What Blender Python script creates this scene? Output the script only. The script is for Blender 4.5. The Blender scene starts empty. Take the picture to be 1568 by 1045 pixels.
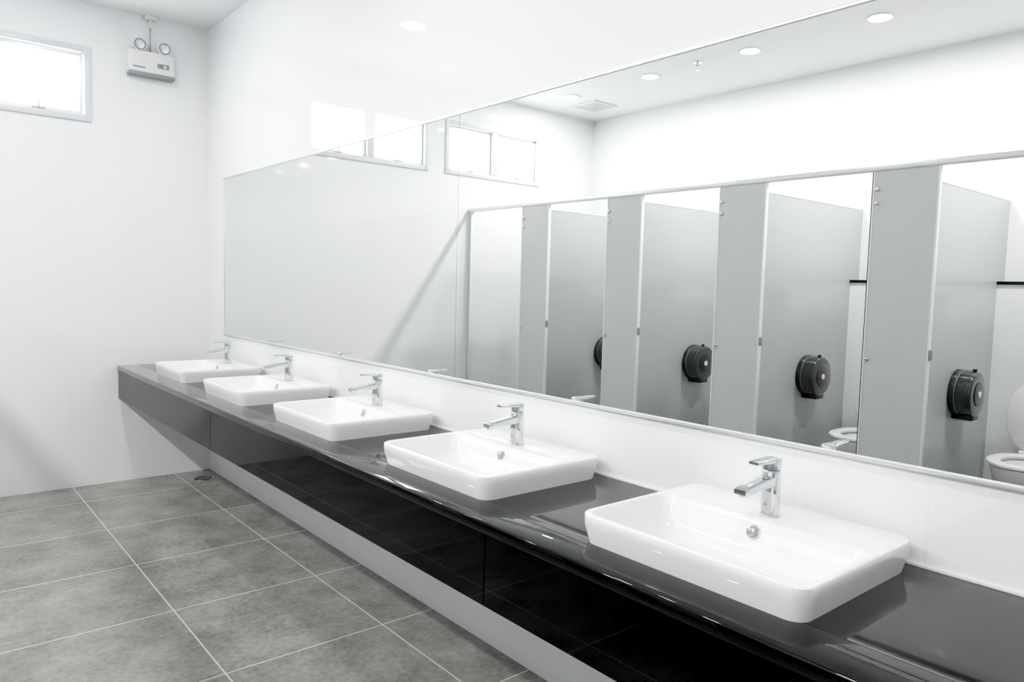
import bpy, bmesh, math
from mathutils import Vector, Matrix

CAM=(-1.65,0.0,1.326); YAW,PIT,ROL,F=40.048,4.256,1.494,1124.93
YB=5.203; YR=-1.5; H=2.974; W=3.716; WS=2.2; LXV=3.588; DX=-3.03
CW,CZ,CT=.575,.756,.212; YN=-.6
YM,MT,MB_=4.878,1.965,.969
BF,BB,B0,HW,BZ,SP,FX=.482,.030,.871,.273,.823,.889,.140
T1,YG=.233,3.624
WT,WB=2.70,2.275

def newmat(name):
    m=bpy.data.materials.new(name); m.use_nodes=True
    nt=m.node_tree; b=nt.nodes['Principled BSDF']; return m,nt,b
def simple(name,col,rough=.5,metal=0,coat=0,noise=0,nscale=40,emit=None,es=0):
    m,nt,b=newmat(name)
    b.inputs['Roughness'].default_value=rough; b.inputs['Metallic'].default_value=metal
    b.inputs['Coat Weight'].default_value=coat
    if emit: b.inputs['Emission Color'].default_value=(*emit,1); b.inputs['Emission Strength'].default_value=es
    n=nt.nodes.new('ShaderNodeTexNoise'); n.inputs['Scale'].default_value=nscale; n.inputs['Detail'].default_value=3
    tc=nt.nodes.new('ShaderNodeTexCoord'); nt.links.new(tc.outputs['Object'],n.inputs['Vector'])
    r=nt.nodes.new('ShaderNodeMapRange'); r.inputs['To Min'].default_value=1-noise; r.inputs['To Max'].default_value=1+noise
    nt.links.new(n.outputs['Fac'],r.inputs['Value'])
    v=nt.nodes.new('ShaderNodeVectorMath'); v.operation='SCALE'; v.inputs[0].default_value=col
    nt.links.new(r.outputs['Result'],v.inputs['Scale']); nt.links.new(v.outputs['Vector'],b.inputs['Base Color'])
    return m
def grid_mask(nt,ax_u,su,ou,ax_v,sv,ov,w):
    g=nt.nodes.new('ShaderNodeNewGeometry'); s=nt.nodes.new('ShaderNodeSeparateXYZ'); nt.links.new(g.outputs['Position'],s.inputs[0])
    ds=[]
    for ax,sz,of in ((ax_u,su,ou),(ax_v,sv,ov)):
        a=nt.nodes.new('ShaderNodeMath'); a.operation='SUBTRACT'; a.inputs[1].default_value=of; nt.links.new(s.outputs[ax],a.inputs[0])
        p=nt.nodes.new('ShaderNodeMath'); p.operation='PINGPONG'; p.inputs[1].default_value=sz/2; nt.links.new(a.outputs[0],p.inputs[0]); ds.append(p)
    mn=nt.nodes.new('ShaderNodeMath'); mn.operation='MINIMUM'; nt.links.new(ds[0].outputs[0],mn.inputs[0]); nt.links.new(ds[1].outputs[0],mn.inputs[1])
    mr=nt.nodes.new('ShaderNodeMapRange'); mr.inputs['From Min'].default_value=w*.35; mr.inputs['From Max'].default_value=w*.65
    mr.inputs['To Min'].default_value=1; mr.inputs['To Max'].default_value=0; nt.links.new(mn.outputs[0],mr.inputs['Value'])
    return g,mr.outputs['Result']
def walltile(name,ax,ou,ov=0.12):
    m,nt,b=newmat(name)
    g,mask=grid_mask(nt,ax,.3,ou,'Z',.6,ov,.003)
    mix=nt.nodes.new('ShaderNodeMix'); mix.data_type='RGBA'; mix.inputs['A'].default_value=(.86,.872,.882,1); mix.inputs['B'].default_value=(.76,.772,.78,1)
    nt.links.new(mask,mix.inputs['Factor']); nt.links.new(mix.outputs['Result'],b.inputs['Base Color'])
    n=nt.nodes.new('ShaderNodeTexNoise'); n.inputs['Scale'].default_value=1.6; nt.links.new(g.outputs['Position'],n.inputs['Vector'])
    bp=nt.nodes.new('ShaderNodeBump'); bp.inputs['Strength'].default_value=.05; bp.inputs['Distance'].default_value=.004
    nt.links.new(n.outputs['Fac'],bp.inputs['Height']); nt.links.new(bp.outputs['Normal'],b.inputs['Normal'])
    b.inputs['IOR'].default_value=1.6
    r=nt.nodes.new('ShaderNodeMapRange'); r.inputs['To Min'].default_value=.03; r.inputs['To Max'].default_value=.5; nt.links.new(mask,r.inputs['Value']); nt.links.new(r.outputs['Result'],b.inputs['Roughness'])
    return m
def floormat():
    m,nt,b=newmat('grey_porcelain_floor')
    g,mask=grid_mask(nt,'X',.6,-T1,'Y',.6,YG,.005)
    n1=nt.nodes.new('ShaderNodeTexNoise'); n1.inputs['Scale'].default_value=4.5; n1.inputs['Detail'].default_value=10; n1.inputs['Roughness'].default_value=.68
    n2=nt.nodes.new('ShaderNodeTexNoise'); n2.inputs['Scale'].default_value=45; n2.inputs['Detail'].default_value=5
    for n in (n1,n2): nt.links.new(g.outputs['Position'],n.inputs['Vector'])
    cr=nt.nodes.new('ShaderNodeValToRGB'); e=cr.color_ramp.elements; e[0].position=.33; e[0].color=(.152,.148,.134,1); e[1].position=.67; e[1].color=(.295,.288,.262,1)
    ad=nt.nodes.new('ShaderNodeMath'); ad.operation='MULTIPLY_ADD'; ad.inputs[1].default_value=.5; nt.links.new(n2.outputs['Fac'],ad.inputs[0])
    sb=nt.nodes.new('ShaderNodeMath'); sb.operation='MULTIPLY_ADD'; sb.inputs[1].default_value=1; sb.inputs[2].default_value=-.25
    nt.links.new(n1.outputs['Fac'],sb.inputs[0]); nt.links.new(sb.outputs[0],ad.inputs[2]); nt.links.new(ad.outputs[0],cr.inputs['Fac'])
    mix=nt.nodes.new('ShaderNodeMix'); mix.data_type='RGBA'; mix.inputs['B'].default_value=(.66,.65,.61,1)
    nt.links.new(cr.outputs['Color'],mix.inputs['A']); nt.links.new(mask,mix.inputs['Factor']); nt.links.new(mix.outputs['Result'],b.inputs['Base Color'])
    b.inputs['Roughness'].default_value=.25
    bp=nt.nodes.new('ShaderNodeBump'); bp.inputs['Strength'].default_value=.15; bp.inputs['Distance'].default_value=.001
    nt.links.new(n2.outputs['Fac'],bp.inputs['Height']); nt.links.new(bp.outputs['Normal'],b.inputs['Normal'])
    return m
def granite(name,ior,hi):
    m,nt,b=newmat(name)
    g=nt.nodes.new('ShaderNodeNewGeometry'); v=nt.nodes.new('ShaderNodeTexVoronoi'); v.inputs['Scale'].default_value=260; nt.links.new(g.outputs['Position'],v.inputs['Vector'])
    cr=nt.nodes.new('ShaderNodeValToRGB'); e=cr.color_ramp.elements; e[0].position=.0; e[0].color=(hi,hi,hi*1.1,1); e[1].position=.2; e[1].color=(.0008,.0008,.001,1)
    nt.links.new(v.outputs['Distance'],cr.inputs['Fac']); nt.links.new(cr.outputs['Color'],b.inputs['Base Color'])
    b.inputs['Roughness'].default_value=.015; b.inputs['IOR'].default_value=ior
    return m
M={}
M['wallX']=walltile('white_glazed_tile_side','Y',-.01); M['wallY']=walltile('white_glazed_tile_end','X',-.233)
M['floor']=floormat(); M['granite']=granite('black_granite_top',1.37,.008); M['apron']=granite('black_granite_apron',1.26,.002)
M['ceil']=simple('ceiling_paint',(.88,.885,.89),.85,noise=.01)
M['ceramic']=simple('white_ceramic',(.84,.835,.845),.05,coat=.5,noise=.004)
M['chrome']=simple('chrome',(.72,.73,.75),.05,1,noise=.01)
M['steel']=simple('brushed_steel',(.6,.6,.6),.3,1,noise=.05)
M['alu']=simple('satin_aluminium',(.78,.79,.80),.3,.5,noise=.02)
M['edge']=simple('white_aluminium_edge',(.84,.86,.86),.3,0,noise=.02)
M['mirror']=simple('silvered_mirror',(.865,.885,.87),.0,1,noise=.0)
M['white']=simple('white_plastic',(.78,.78,.78),.35,noise=.01)
M['frame']=simple('white_powder_coat',(.66,.68,.71),.3,noise=.01)
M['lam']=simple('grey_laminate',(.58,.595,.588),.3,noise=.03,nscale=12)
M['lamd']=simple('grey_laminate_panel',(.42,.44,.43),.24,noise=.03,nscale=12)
M['black']=simple('black_plastic',(.010,.011,.010),.15,noise=.1)
M['smoke']=simple('smoked_plastic',(.012,.016,.012),.1,coat=.6,noise=.1)
M['grey']=simple('grey_plastic',(.25,.26,.27),.45,noise=.03)
M['seam']=simple('mirror_joint',(.2,.205,.205),.05,1,noise=.03)
M['red']=simple('red_button',(.5,.05,.04),.4,noise=.03)
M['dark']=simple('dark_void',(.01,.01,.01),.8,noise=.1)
M['caulk']=simple('white_trim',(.8,.8,.8),.4,noise=.01)
M['lens']=simple('lit_diffuser',(.9,.9,.9),.4,emit=(1,.98,.95),es=6)
def glassmat():
    m,nt,b=newmat('window_glass'); o=nt.nodes['Material Output']
    t=nt.nodes.new('ShaderNodeBsdfTransparent'); gl=nt.nodes.new('ShaderNodeBsdfGlossy'); gl.inputs['Roughness'].default_value=.05
    mx=nt.nodes.new('ShaderNodeMixShader'); mx.inputs[0].default_value=.06
    nt.links.new(t.outputs[0],mx.inputs[1]); nt.links.new(gl.outputs[0],mx.inputs[2]); nt.links.new(mx.outputs[0],o.inputs['Surface']); nt.nodes.remove(b); return m
M['glass']=glassmat()

class MB:
    def __init__(s): s.bm=bmesh.new(); s.mats=[]
    def mi(s,k):
        if k not in s.mats: s.mats.append(k)
        return s.mats.index(k)
    def merge(s,t,k,smooth):
        i=s.mi(k)
        bmesh.ops.recalc_face_normals(t,faces=t.faces[:])
        for f in t.faces: f.material_index=i; f.smooth=smooth
        me=bpy.data.meshes.new('t'); t.to_mesh(me); t.free(); s.bm.from_mesh(me); bpy.data.meshes.remove(me)
    def box(s,a,b,k,bev=0,seg=2,rot=None,piv=None):
        t=bmesh.new(); bmesh.ops.create_cube(t,size=1)
        c=[(a[i]+b[i])/2 for i in range(3)]; d=[abs(b[i]-a[i]) for i in range(3)]
        for v in t.verts: v.co=Vector((c[0]+v.co.x*d[0],c[1]+v.co.y*d[1],c[2]+v.co.z*d[2]))
        if bev: bmesh.ops.bevel(t,geom=t.edges[:],offset=bev,segments=seg,profile=.5,affect='EDGES')
        if rot is not None: bmesh.ops.rotate(t,verts=t.verts[:],cent=piv or c,matrix=rot)
        s.merge(t,k,bool(bev))
    def loft(s,rings,k,cap0=True,cap1=True,smooth=True,closed=True):
        t=bmesh.new(); R=[[t.verts.new(p) for p in r] for r in rings]; n=len(R[0])
        for a,b in zip(R,R[1:]):
            for i in range(n if closed else n-1):
                j=(i+1)%n; t.faces.new((a[i],a[j],b[j],b[i]))
        if cap0: t.faces.new(R[0][::-1])
        if cap1: t.faces.new(R[-1])
        s.merge(t,k,smooth)
    def cyl(s,p0,p1,r0,k,r1=None,seg=32,bev=0,sx=1):
        p0=Vector(p0);p1=Vector(p1); r1=r0 if r1 is None else r1
        d=p1-p0; q=d.to_track_quat('Z','Y'); L=d.length
        def ring(z,r): return [p0+q@Vector((r*sx*math.cos(2*math.pi*i/seg),r*math.sin(2*math.pi*i/seg),z)) for i in range(seg)]
        if bev:
            rg=[ring(bev*(1-math.cos(j/3*math.pi/2)),r0-bev*(1-math.sin(j/3*math.pi/2))) for j in range(4)]
            rg+=[ring(L-bev*(1-math.cos(j/3*math.pi/2)),r1-bev*(1-math.sin(j/3*math.pi/2))) for j in range(3,-1,-1)]
        else: rg=[ring(0,r0),ring(L,r1)]
        s.loft(rg,k)
    def tube(s,pts,r,k,seg=12):
        pts=[Vector(p) for p in pts]; rg=[]
        for i,p in enumerate(pts):
            d=(pts[min(i+1,len(pts)-1)]-pts[max(i-1,0)]).normalized(); q=d.to_track_quat('Z','Y')
            rg.append([p+q@Vector((r*math.cos(2*math.pi*j/seg),r*math.sin(2*math.pi*j/seg),0)) for j in range(seg)])
        s.loft(rg,k)
    def done(s,name,loc=(0,0,0),parent=None,ang=35):
        s.bm.normal_update()
        for e in s.bm.edges:
            if len(e.link_faces)==2 and e.calc_face_angle(0)>math.radians(ang): e.smooth=False
        me=bpy.data.meshes.new(name); s.bm.to_mesh(me); s.bm.free()
        for k in s.mats: me.materials.append(M[k])
        o=bpy.data.objects.new(name,me); bpy.context.collection.objects.link(o); o.location=loc
        if parent: o.parent=parent
        return o
def dup(o,loc,name=None):
    n=bpy.data.objects.new(name or o.name.split('.')[0],o.data); bpy.context.collection.objects.link(n); n.location=loc
    return n
def rrect(cx,cy,hx,hy,r,z,n=8):
    pts=[]
    for (sx,sy,a0) in ((1,1,0),(-1,1,90),(-1,-1,180),(1,-1,270)):
        for i in range(n+1):
            a=math.radians(a0+90*i/n); pts.append((cx+sx*(hx-r)+r*math.cos(a),cy+sy*(hy-r)+r*math.sin(a),z))
    return pts

# ---------------- room shell
def solid(name,a,b,k): m=MB(); m.box(a,b,k); return m.done(name)
solid('floor',(-W-.15,YR-.15,-.1),(.15,YB+.15,0),'floor')
solid('ceiling',(-W-.15,YR-.15,H),(.15,YB+.15,H+.1),'ceil')
solid('wall_right',(0,YR-.15,0),(.15,YB+.15,H),'wallX')
solid('wall_left',(-W-.15,YR-.15,0),(-W,YB+.15,H),'wallX')
solid('wall_rear',(-W,YR-.15,0),(0,YR,H),'wallY')
T=.15; DA,DB,DH=-1.85,-.85,2.1
m=MB()
for a,b in ((DA,DA+.06),(DB-.06,DB)): m.box((a,YR+.001,0),(b,YR+.035,DH),'frame',.004)
m.box((DA+.06,YR+.001,DH-.06),(DB-.06,YR+.035,DH),'frame',.004); m.box((DA+.062,YR+.001,.005),(DB-.062,YR+.022,DH-.062),'lam',.002)
m.cyl((DA+.12,YR+.022,1.0),(DA+.12,YR+.07,1.0),.012,'chrome'); m.tube([(DA+.12,YR+.07,1.0),(DA+.24,YR+.07,1.0)],.009,'chrome')
m.done('door_1')
WIN=[(-1.763,-.708),(-3.0,-1.956)]
m=MB()
m.box((-W,YB,0),(0,YB+T,WB),'wallY'); m.box((-W,YB,WT),(0,YB+T,H),'wallY')
xs=[-W]+[v for w in sorted(WIN) for v in w]+[0]
for i in range(0,len(xs),2): m.box((xs[i],YB,WB),(xs[i+1],YB+T,WT),'wallY')
m.done('wall_back')
for n,(a,b) in enumerate(WIN):
    m=MB(); y0,y1=YB-.012,YB+.07; f=.026
    m.box((a-.012,YB-.012,WB-.012),(a+f,y1,WT+.012),'frame',.003); m.box((b-f,YB-.012,WB-.012),(b+.012,y1,WT+.012),'frame',.003)
    m.box((a+f,y0,WB-.012),(b-f,y1,WB+f),'frame',.003); m.box((a+f,y0,WT-f),(b-f,y1,WT+.012),'frame',.003)
    c=(a+b)/2; m.box((c-.028,y0,WB+f),(c+.028,y1,WT-f),'frame',.003)
    for (p,q) in ((a+f,c-.028),(c+.028,b-f)):
        g=.022; ys=YB+.02; ye=YB+.055
        m.box((p+.003,ys,WB+f+.003),(p+g,ye,WT-f-.003),'alu',.003); m.box((q-g,ys,WB+f+.003),(q-.003,ye,WT-f-.003),'alu',.003)
        m.box((p+g,ys,WB+f+.003),(q-g,ye,WB+f+g),'alu',.003); m.box((p+g,ys,WT-f-g),(q-g,ye,WT-f-.003),'alu',.003)
        m.box((p+g,YB+.035,WB+f+g),(q-g,YB+.041,WT-f-g),'glass')
        mc=(p+q)/2
        m.box((mc-.035,YB-.004,WB+f+.002),(mc+.035,YB+.02,WB+f+.016),'steel',.003)
        m.box((mc-.006,YB-.012,WB+f+.01),(mc+.004,YB,WB+f+.10),'steel',.003)
    m.done('window_%d'%(n+1))

# ---------------- vanity
basY=[B0+SP*k for k in range(5)]
m=MB(); ZT=CZ-.03; YE=YB-.001
hx0,hx1=-(BF-.03),-(BB+.03)
m.box((-CW,YN,ZT),(hx0,YE,CZ),'granite',.005,3)
m.box((hx1,YN,ZT),(-.001,YE,CZ),'granite')
ys=[YN]+[v for y in basY for v in (y-HW+.03,y+HW-.03)]+[YE]
for i in range(0,len(ys),2): m.box((hx0-.006,ys[i],ZT),(hx1,ys[i+1],CZ),'granite')
ap=[YN,1.369,3.4,YE]
for a,b in zip(ap,ap[1:]): m.box((-CW+.006,a+.0010,CZ-CT),(-CW+.028,b-.0010,ZT),'apron',.001,1)
m.box((-CW+.010,YN+.002,CZ-CT+.002),(-CW+.0265,YE,ZT),'caulk')
m.box((-CW+.028,YN,CZ-CT),(-.001,YN+.02,ZT),'apron')
m.box((-.006,YN,CZ),(-.001,YE,CZ+.005),'caulk')
m.done('vanity_countertop')

m=MB(); sy=[YN,2.295,YM]
for a,b in zip(sy,sy[1:]):
    m.box((-.006,a+.001,MB_),(-.0005,b-.001,MT),'mirror')
for y in sy[1:2]: m.box((-.0055,y-.001,MB_),(-.0005,y+.001,MT),'seam')
m.box((-.012,YN,MB_-.010),(0,YM+.008,MB_),'alu',.001); m.box((-.010,YN,MT),(0,YM+.008,MT+.009),'alu',.001); m.box((-.010,YM,MB_),(0,YM+.008,MT),'alu',.001)
m.done('wall_mirror')

def basin():
    m=MB(); hx=(BF-BB)/2; hy=HW
    ix=-hx+.013; ox=.0675; cx=(ix+ox)/2; ih=(ox-ix)/2; iv=hy-.013; h=BZ-CZ
    R=[rrect(0,0,hx-.014,hy-.014,.03,-.02),rrect(0,0,hx-.010,hy-.010,.034,.0015),rrect(0,0,hx-.001,hy-.001,.038,h-.026),rrect(0,0,hx,hy,.038,h-.014)]
    for j in range(1,5):
        a=j/4*math.pi/2; R.append(rrect(0,0,hx-.005*(1-math.cos(a)),hy-.005*(1-math.cos(a)),.038,h-.005+.005*math.sin(a)))
    def inn(d,r,z,dx=0): return rrect(cx+dx,0,ih-d,iv-d,r,z)
    R+=[inn(0,.03,h),inn(.002,.03,h-.001),inn(.005,.03,h-.005),inn(.014,.032,h-.03),inn(.026,.038,h-.06),inn(.040,.042,h-.08),inn(.058,.042,h-.092),inn(.085,.033,h-.097),inn(ih-.03,.02,h-.102)]
    m.loft(R,'ceramic',cap0=True,cap1=True)
    dz=h-.102
    m.cyl((cx,0,dz-.001),(cx,0,dz+.006),.03,'chrome',bev=.002); m.cyl((cx,0,dz+.006),(cx,0,dz+.011),.022,'chrome',bev=.002)
    oz=h-.028; xo=ox-.013
    q=Vector((-1,0,.35)).normalized(); p=Vector((xo,0,oz))
    m.cyl(p-q*.002,p+q*.005,.0165,'chrome',bev=.0015); m.cyl(p+q*.005,p+q*.0055,.012,'grey'); m.cyl(p+q*.0055,p+q*.008,.0095,'chrome',bev=.001)
    return m.done('washbasin')
def faucet():
    m=MB()
    m.cyl((0,0,0),(0,0,.005),.024,'chrome',bev=.002)
    def sq(cx,hx,hy,r,z): return rrect(cx,0,hx,hy,r,z,6)
    m.loft([sq(0,.021,.021,.018,.004),sq(0,.0205,.0205,.018,.05),sq(0,.0205,.0205,.018,.102),sq(0,.019,.019,.018,.105)],'chrome')
    rg=[]
    for t in [0,.25,.5,.75,.92,1]:
        x=-.005-.120*t; zc=.082-.010*t; hy=.018-.002*t; hz=.013-.005*t
        if t==1: hy*=.9; hz*=.7
        rg.append([(x,p[1],zc+p[0]) for p in rrect(0,0,hz,hy,min(hz,hy)*.55,0,4)])
    m.loft(rg,'chrome')
    m.cyl((-.109,0,.070),(-.109,0,.060),.0115,'chrome',bev=.001); m.cyl((-.109,0,.0602),(-.109,0,.0598),.009,'grey')
    m.cyl((0,0,.105),(0,0,.108),.0175,'grey')
    m.loft([sq(0,.0205,.0205,.018,.108),sq(0,.0205,.0205,.018,.122),sq(-.001,.0185,.019,.017,.129),sq(-.002,.012,.014,.011,.132)],'chrome')
    rg=[]
    for t in [0,.3,.6,.85,1]:
        x=.012-.088*t; zc=.126+.003*t; hy=.017-.003*t; hz=.0055-.0025*t
        if t==1: hy*=.85
        rg.append([(x,p[1],zc+p[0]) for p in rrect(0,0,hz,hy,hz*.8,0,4)])
    m.loft(rg,'chrome')
    m.cyl((-.0205,0,.028),(-.0212,0,.028),.0035,'grey',seg=16)
    return m.done('basin_faucet')
b=basin(); f=faucet()
for i,y in enumerate(basY):
    L=(-(BF+BB)/2,y,CZ); Lf=(-FX,y,BZ)
    if i==0: b.location=L; f.location=Lf
    else: dup(b,L); dup(f,Lf)

# ---------------- toilet stalls
PY=[1.578+.915*k for k in (-3,-2,-1,0,1,2,3)]
RZ=1.987
m=MB(); X=-WS; LX=-LXV
m.box((X-.028,YR,RZ-.03),(X+.008,YB,RZ),'alu',.006)
def pil(a,b):
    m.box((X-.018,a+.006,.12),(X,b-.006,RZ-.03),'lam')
    for y in (a,b-.008): m.box((X-.021,y,.12),(X+.003,y+.008,RZ-.03),'edge',.001)
    for y in (a+.03,b-.03):
        m.cyl((X-.009,y,0),(X-.009,y,.12),.012,'steel',seg=16); m.cyl((X-.009,y,0),(X-.009,y,.01),.028,'steel',seg=20)
pil(YB-.053,YB)
for y in PY: pil(y-.158,y+.158)
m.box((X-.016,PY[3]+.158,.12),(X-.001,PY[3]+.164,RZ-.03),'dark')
for y in PY:
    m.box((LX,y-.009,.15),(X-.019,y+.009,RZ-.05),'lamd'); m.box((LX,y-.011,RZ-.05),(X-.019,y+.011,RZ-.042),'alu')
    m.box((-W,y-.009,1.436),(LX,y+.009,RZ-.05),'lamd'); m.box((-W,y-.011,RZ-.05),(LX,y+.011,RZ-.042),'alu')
    for z in (RZ-.12,RZ-.19,1.0,.30,.22): m.cyl((X+.0,y+.135,z),(X+.012,y+.135,z),.010,'chrome',seg=20,bev=.002)
    m.box((X-.01,y-.174,1.02),(X+.010,y-.158,1.07),'grey',.003)
m.done('toilet_partition')
m=MB()
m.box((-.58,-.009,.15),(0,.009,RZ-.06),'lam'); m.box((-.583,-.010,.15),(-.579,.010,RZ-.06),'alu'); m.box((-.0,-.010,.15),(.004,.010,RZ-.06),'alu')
m.cyl((-.53,.009,1.0),(-.53,.03,1.0),.02,'chrome',bev=.003); m.cyl((-.53,-.009,1.0),(-.53,-.02,1.0),.014,'chrome',bev=.003)
for z in (.35,1.05,1.75): m.cyl((.006,0,z),(.006,0,z+.07),.008,'steel',seg=16)
d=m.done('stall_door'); first=True
for y in PY:
    L=(X-.035,y+.148,0)
    if first: d.location=L; first=False
    else: dup(d,L)
m=MB(); m.box((-W,YR,0),(LX,YB,1.415),'wallX'); m.box((-W,YR,1.415),(LX+.012,YB,1.435),'granite',.003); m.done('wall_cistern_ledge')
def disp():
    m=MB()
    m.cyl((0,0,0),(0,-.03,0),.135,'black',seg=48,bev=.006); m.cyl((0,-.03,0),(0,-.034,0),.128,'grey',seg=48)
    m.cyl((0,-.034,0),(0,-.115,0),.135,'smoke',r1=.128,seg=48,bev=.012)
    m.cyl((0,-.115,0),(0,-.120,0),.07,'black',seg=40,bev=.002); m.cyl((0,-.12,0),(0,-.126,0),.018,'white',seg=24,bev=.002)
    m.box((-.05,-.11,-.15),(.05,0,-.11),'black',.006); m.box((-.045,-.105,-.156),(.045,-.02,-.149),'steel',.001)
    m.cyl((0,-.09,.118),(0,-.09,.142),.012,'black',seg=16)
    return m.done('toilet_roll_dispenser')
d=disp()
ds=[y-.0092 for y in PY[1:]]+[YB-.0005]
for i,y in enumerate(ds):
    if i==0: d.location=(DX,y,.785)
    else: dup(d,(DX,y,.785))
def toilet():
    m=MB(); N=40; e=.08
    def el(x0,x1,hy,z,p=2.3):
        x1+=e; x0+=0 if x0<.05 else e
        cx=(x0+x1)/2; hx=(x1-x0)/2; r=[]
        for i in range(N):
            a=2*math.pi*i/N; c,s=math.cos(a),math.sin(a)
            k=hy*(1-.12*max(0,c))
            r.append((cx+hx*math.copysign(abs(c)**(2/p),c),k*math.copysign(abs(s)**(2/p),s),z))
        return r
    m.loft([el(0,.42,.12,0),el(0,.42,.12,.03),el(0,.43,.125,.12),el(0,.48,.15,.24),el(0,.54,.175,.33),el(0,.56,.183,.385),el(0,.56,.183,.40),el(.005,.553,.176,.405),
            el(.16,.52,.13,.405),el(.17,.51,.12,.39),el(.2,.48,.1,.32),el(.25,.42,.06,.26)],'ceramic')
    m.loft([el(.10,.56,.185,.407),el(.10,.565,.188,.412),el(.10,.562,.186,.422),el(.11,.55,.175,.427),el(.165,.50,.125,.427),el(.17,.49,.118,.42),el(.17,.49,.118,.407)],'white',False,False)
    m.cyl((.335+e,0,.30),(.335+e,0,.302),.07,'smoke')
    rg=[]
    for off,sc in ((0,.96),(.004,1),(.016,1),(.022,.95)):
        r=[]
        for i in range(N):
            a=2*math.pi*i/N; c,s=math.cos(a),math.sin(a); zz=.64+.215*sc*math.copysign(abs(s)**.85,s); yy=.185*sc*math.copysign(abs(c)**.85,c)
            r.append((.07+e+off-(zz-.42)*.12,yy,zz))
        rg.append(r)
    m.loft(rg,'white')
    for y in (-.08,.08): m.cyl((.09+e,y-.02,.425),(.09+e,y+.02,.425),.014,'white',seg=16)
    m.cyl((0,0,.98),(.008,0,.98),.04,'chrome',bev=.002)
    m.tube([(0,-.28,.55),(.03,-.28,.55),(.04,-.28,.56),(.04,-.28,.66)],.008,'chrome'); m.cyl((.04,-.28,.66),(.055,-.28,.73),.014,'chrome',r1=.017)
    return m.done('toilet')
t=toilet(); cs=[(a+b_)/2+.12 for a,b_ in zip(PY,PY[1:])]+[(PY[-1]+YB)/2+.06]
for i,y in enumerate(cs):
    if i==0: t.location=(LX+.001,y,0)
    else: dup(t,(LX+.001,y,0))

# ---------------- emergency light
m=MB(); ex0,ex1=-.494,-.232; ec=(ex0+ex1)/2; y=YB; dz=-.055
m.box((ex0,y-.065,2.665+dz),(ex1,y,2.80+dz),'white',.008); m.box((ex0-.004,y-.07,2.645+dz),(ex1+.004,y,2.668+dz),'grey',.004)
m.box((ex0+.02,y-.0665,2.69+dz),(ex0+.09,y-.064,2.70+dz),'grey'); m.box((ec+.03,y-.067,2.705+dz),(ex1-.03,y-.064,2.735+dz),'grey',.001)
m.cyl((ec+.075,y-.066,2.718+dz),(ec+.075,y-.07,2.718+dz),.008,'white',seg=16); m.cyl((ec+.05,y-.066,2.718+dz),(ec+.05,y-.069,2.718+dz),.004,'red',seg=12)
for sx in (-.072,.072):
    c=Vector((ec+sx,y-.045,2.835+dz)); dn=Vector((0,-1,-.12)).normalized()
    m.cyl((c.x,c.y,2.798+dz),(c.x,c.y,2.82+dz),.012,'white',seg=16)
    m.cyl(c-dn*.03,c+dn*.028,.028,'white',r1=.040,bev=.004); m.cyl(c+dn*.0275,c+dn*.029,.035,'grey'); m.cyl(c+dn*.028,c+dn*.031,.027,'chrome',bev=.001); m.cyl(c+dn*.031,c+dn*.034,.010,'white',seg=20,bev=.001)
m.tube([(ec,y-.02,2.80+dz),(ec,y-.02,2.90),(ec+.004,y-.03,H-.01)],.006,'white'); m.box((ec-.035,y-.05,H-.025),(ec+.035,y-.005,H),'white',.004)
m.done('emergency_light')

# ---------------- ceiling fittings
def downlight(loc,P,first=[None]):
    e=bpy.data.objects.new('recessed_downlight',None); bpy.context.collection.objects.link(e); e.location=loc
    if first[0] is None:
        m=MB(); N=40
        def rg(r,z): return [(r*math.cos(2*math.pi*i/N),r*math.sin(2*math.pi*i/N),z) for i in range(N)]
        m.loft([rg(.078,0),rg(.078,-.004),rg(.075,-.007),rg(.067,-.007),rg(.063,-.003),rg(.063,0)],'white',False,False)
        m.cyl((0,0,-.001),(0,0,-.002),.0635,'lens',seg=40)
        first[0]=m.done('trim_ring',parent=e)
    else:
        o=bpy.data.objects.new('trim_ring',first[0].data); bpy.context.collection.objects.link(o); o.parent=e
    l=bpy.data.lights.new('lamp','AREA'); l.shape='DISK'; l.size=.122; l.energy=P; l.color=(1,.99,.98)
    lo=bpy.data.objects.new('lamp',l); bpy.context.collection.objects.link(lo); lo.parent=e; lo.location=(0,0,-.0045)
for k in range(7): downlight((-2.88,-.54+.868*k,H),22 if k<6 else 14)
for y in (.41,2.27,4.13): downlight((-.93,y,H),8.5)
m=MB(); m.box((-.15,-.15,-.012),(.15,.15,0),'white',.004)
for i in range(7): m.box((-.12,-.12+i*.036,-.018),(.12,-.103+i*.036,-.012),'white',.002)
m.done('ceiling_exhaust_vent',(-3.25,4.75,H))
m=MB(); m.cyl((0,0,0),(0,0,-.006),.035,'chrome',bev=.002); m.cyl((0,0,-.006),(0,0,-.04),.01,'chrome'); m.cyl((0,0,-.055),(0,0,-.058),.018,'chrome',seg=24)
for s in (-1,1): m.tube([(s*.01,0,-.035),(s*.014,0,-.045),(s*.004,0,-.056)],.002,'chrome',8)
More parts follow.
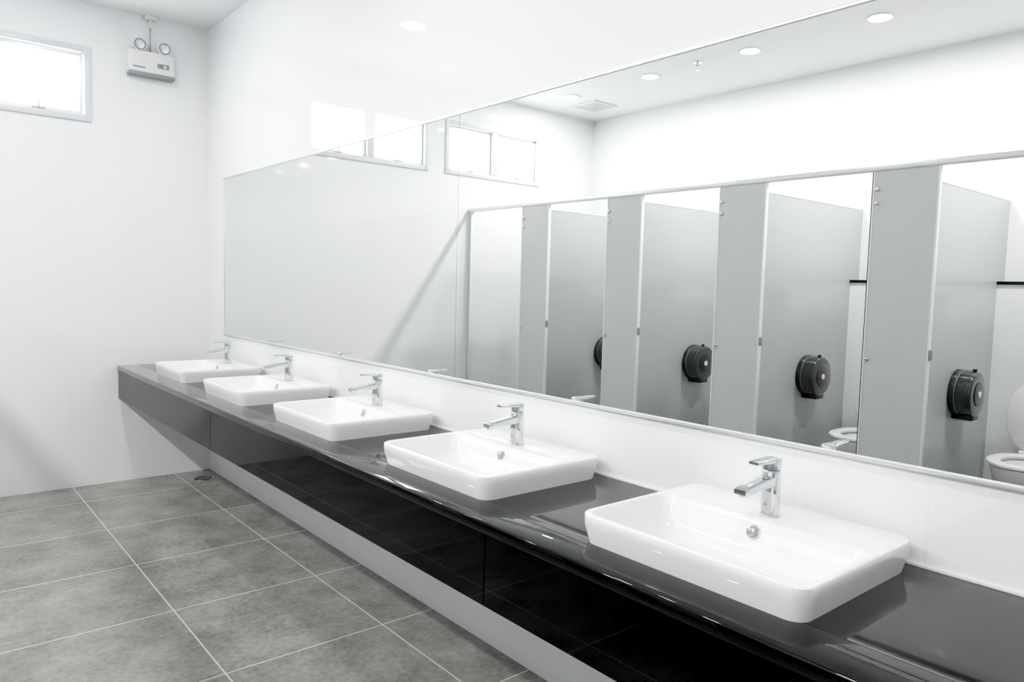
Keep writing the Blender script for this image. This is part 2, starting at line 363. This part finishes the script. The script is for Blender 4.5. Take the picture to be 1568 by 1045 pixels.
m.done('fire_sprinkler',(-2.84,3.33,H))
m=MB(); m.cyl((0,0,.0003),(0,0,.005),.07,'steel',seg=40,bev=.0015); m.cyl((0,0,.005),(0,0,.0055),.054,'dark')
for i in range(5): m.box((-.042,-.034+i*.015,.0045),(.042,-.027+i*.015,.0065),'steel')
m.done('floor_drain',(-.12,YB-.24,0))

# ---------------- daylight through windows (portals only guide sampling)
w=bpy.data.worlds.new('World'); bpy.context.scene.world=w; w.use_nodes=True
bg=w.node_tree.nodes['Background']; bg.inputs[0].default_value=(.92,.97,1,1); bg.inputs[1].default_value=16.0
for a,b in WIN:
    l=bpy.data.lights.new('daylight_portal','AREA'); l.shape='RECTANGLE'; l.size=b-a; l.size_y=WT-WB; l.cycles.is_portal=True
    o=bpy.data.objects.new('daylight_portal',l); bpy.context.collection.objects.link(o); o.location=((a+b)/2,YB+.1,(WB+WT)/2); o.rotation_euler=(math.radians(-90),0,0)

cd=bpy.data.cameras.new('camera'); co=bpy.data.objects.new('camera',cd); bpy.context.collection.objects.link(co)
cd.sensor_width=36; cd.lens=36*F/1568; cd.clip_start=.02
R=Matrix.Rotation(-math.radians(YAW),4,'Z')@Matrix.Rotation(math.radians(90-PIT),4,'X')@Matrix.Rotation(math.radians(ROL),4,'Z')
co.matrix_world=Matrix.Translation(CAM)@R
sc=bpy.context.scene; sc.camera=co
vs=sc.view_settings; vs.view_transform='Standard'; vs.exposure=.4; vs.gamma=1.0
# soft highlight shoulder (film response)
vs.use_curve_mapping=True
cm=vs.curve_mapping; WL=9.0
cm.black_level=(.006,.006,.006); cm.white_level=(WL,WL,WL); cm.clip_max_x=1; cm.clip_max_y=1
cv=cm.curves[3]
fx=lambda x:.90*(1-math.exp(-1.27*x))+.10*(1-math.exp(-x/5))
cv.points[0].location=(0,0); cv.points[-1].location=(1,1)
for x in (.12,.25,.4,.6,.8,1.05,1.35,1.7,2.1,2.6,3.2,4.0,5.2,7): cv.points.new(x/WL,fx(x))
for p in cv.points: p.handle_type='VECTOR'
cm.update()
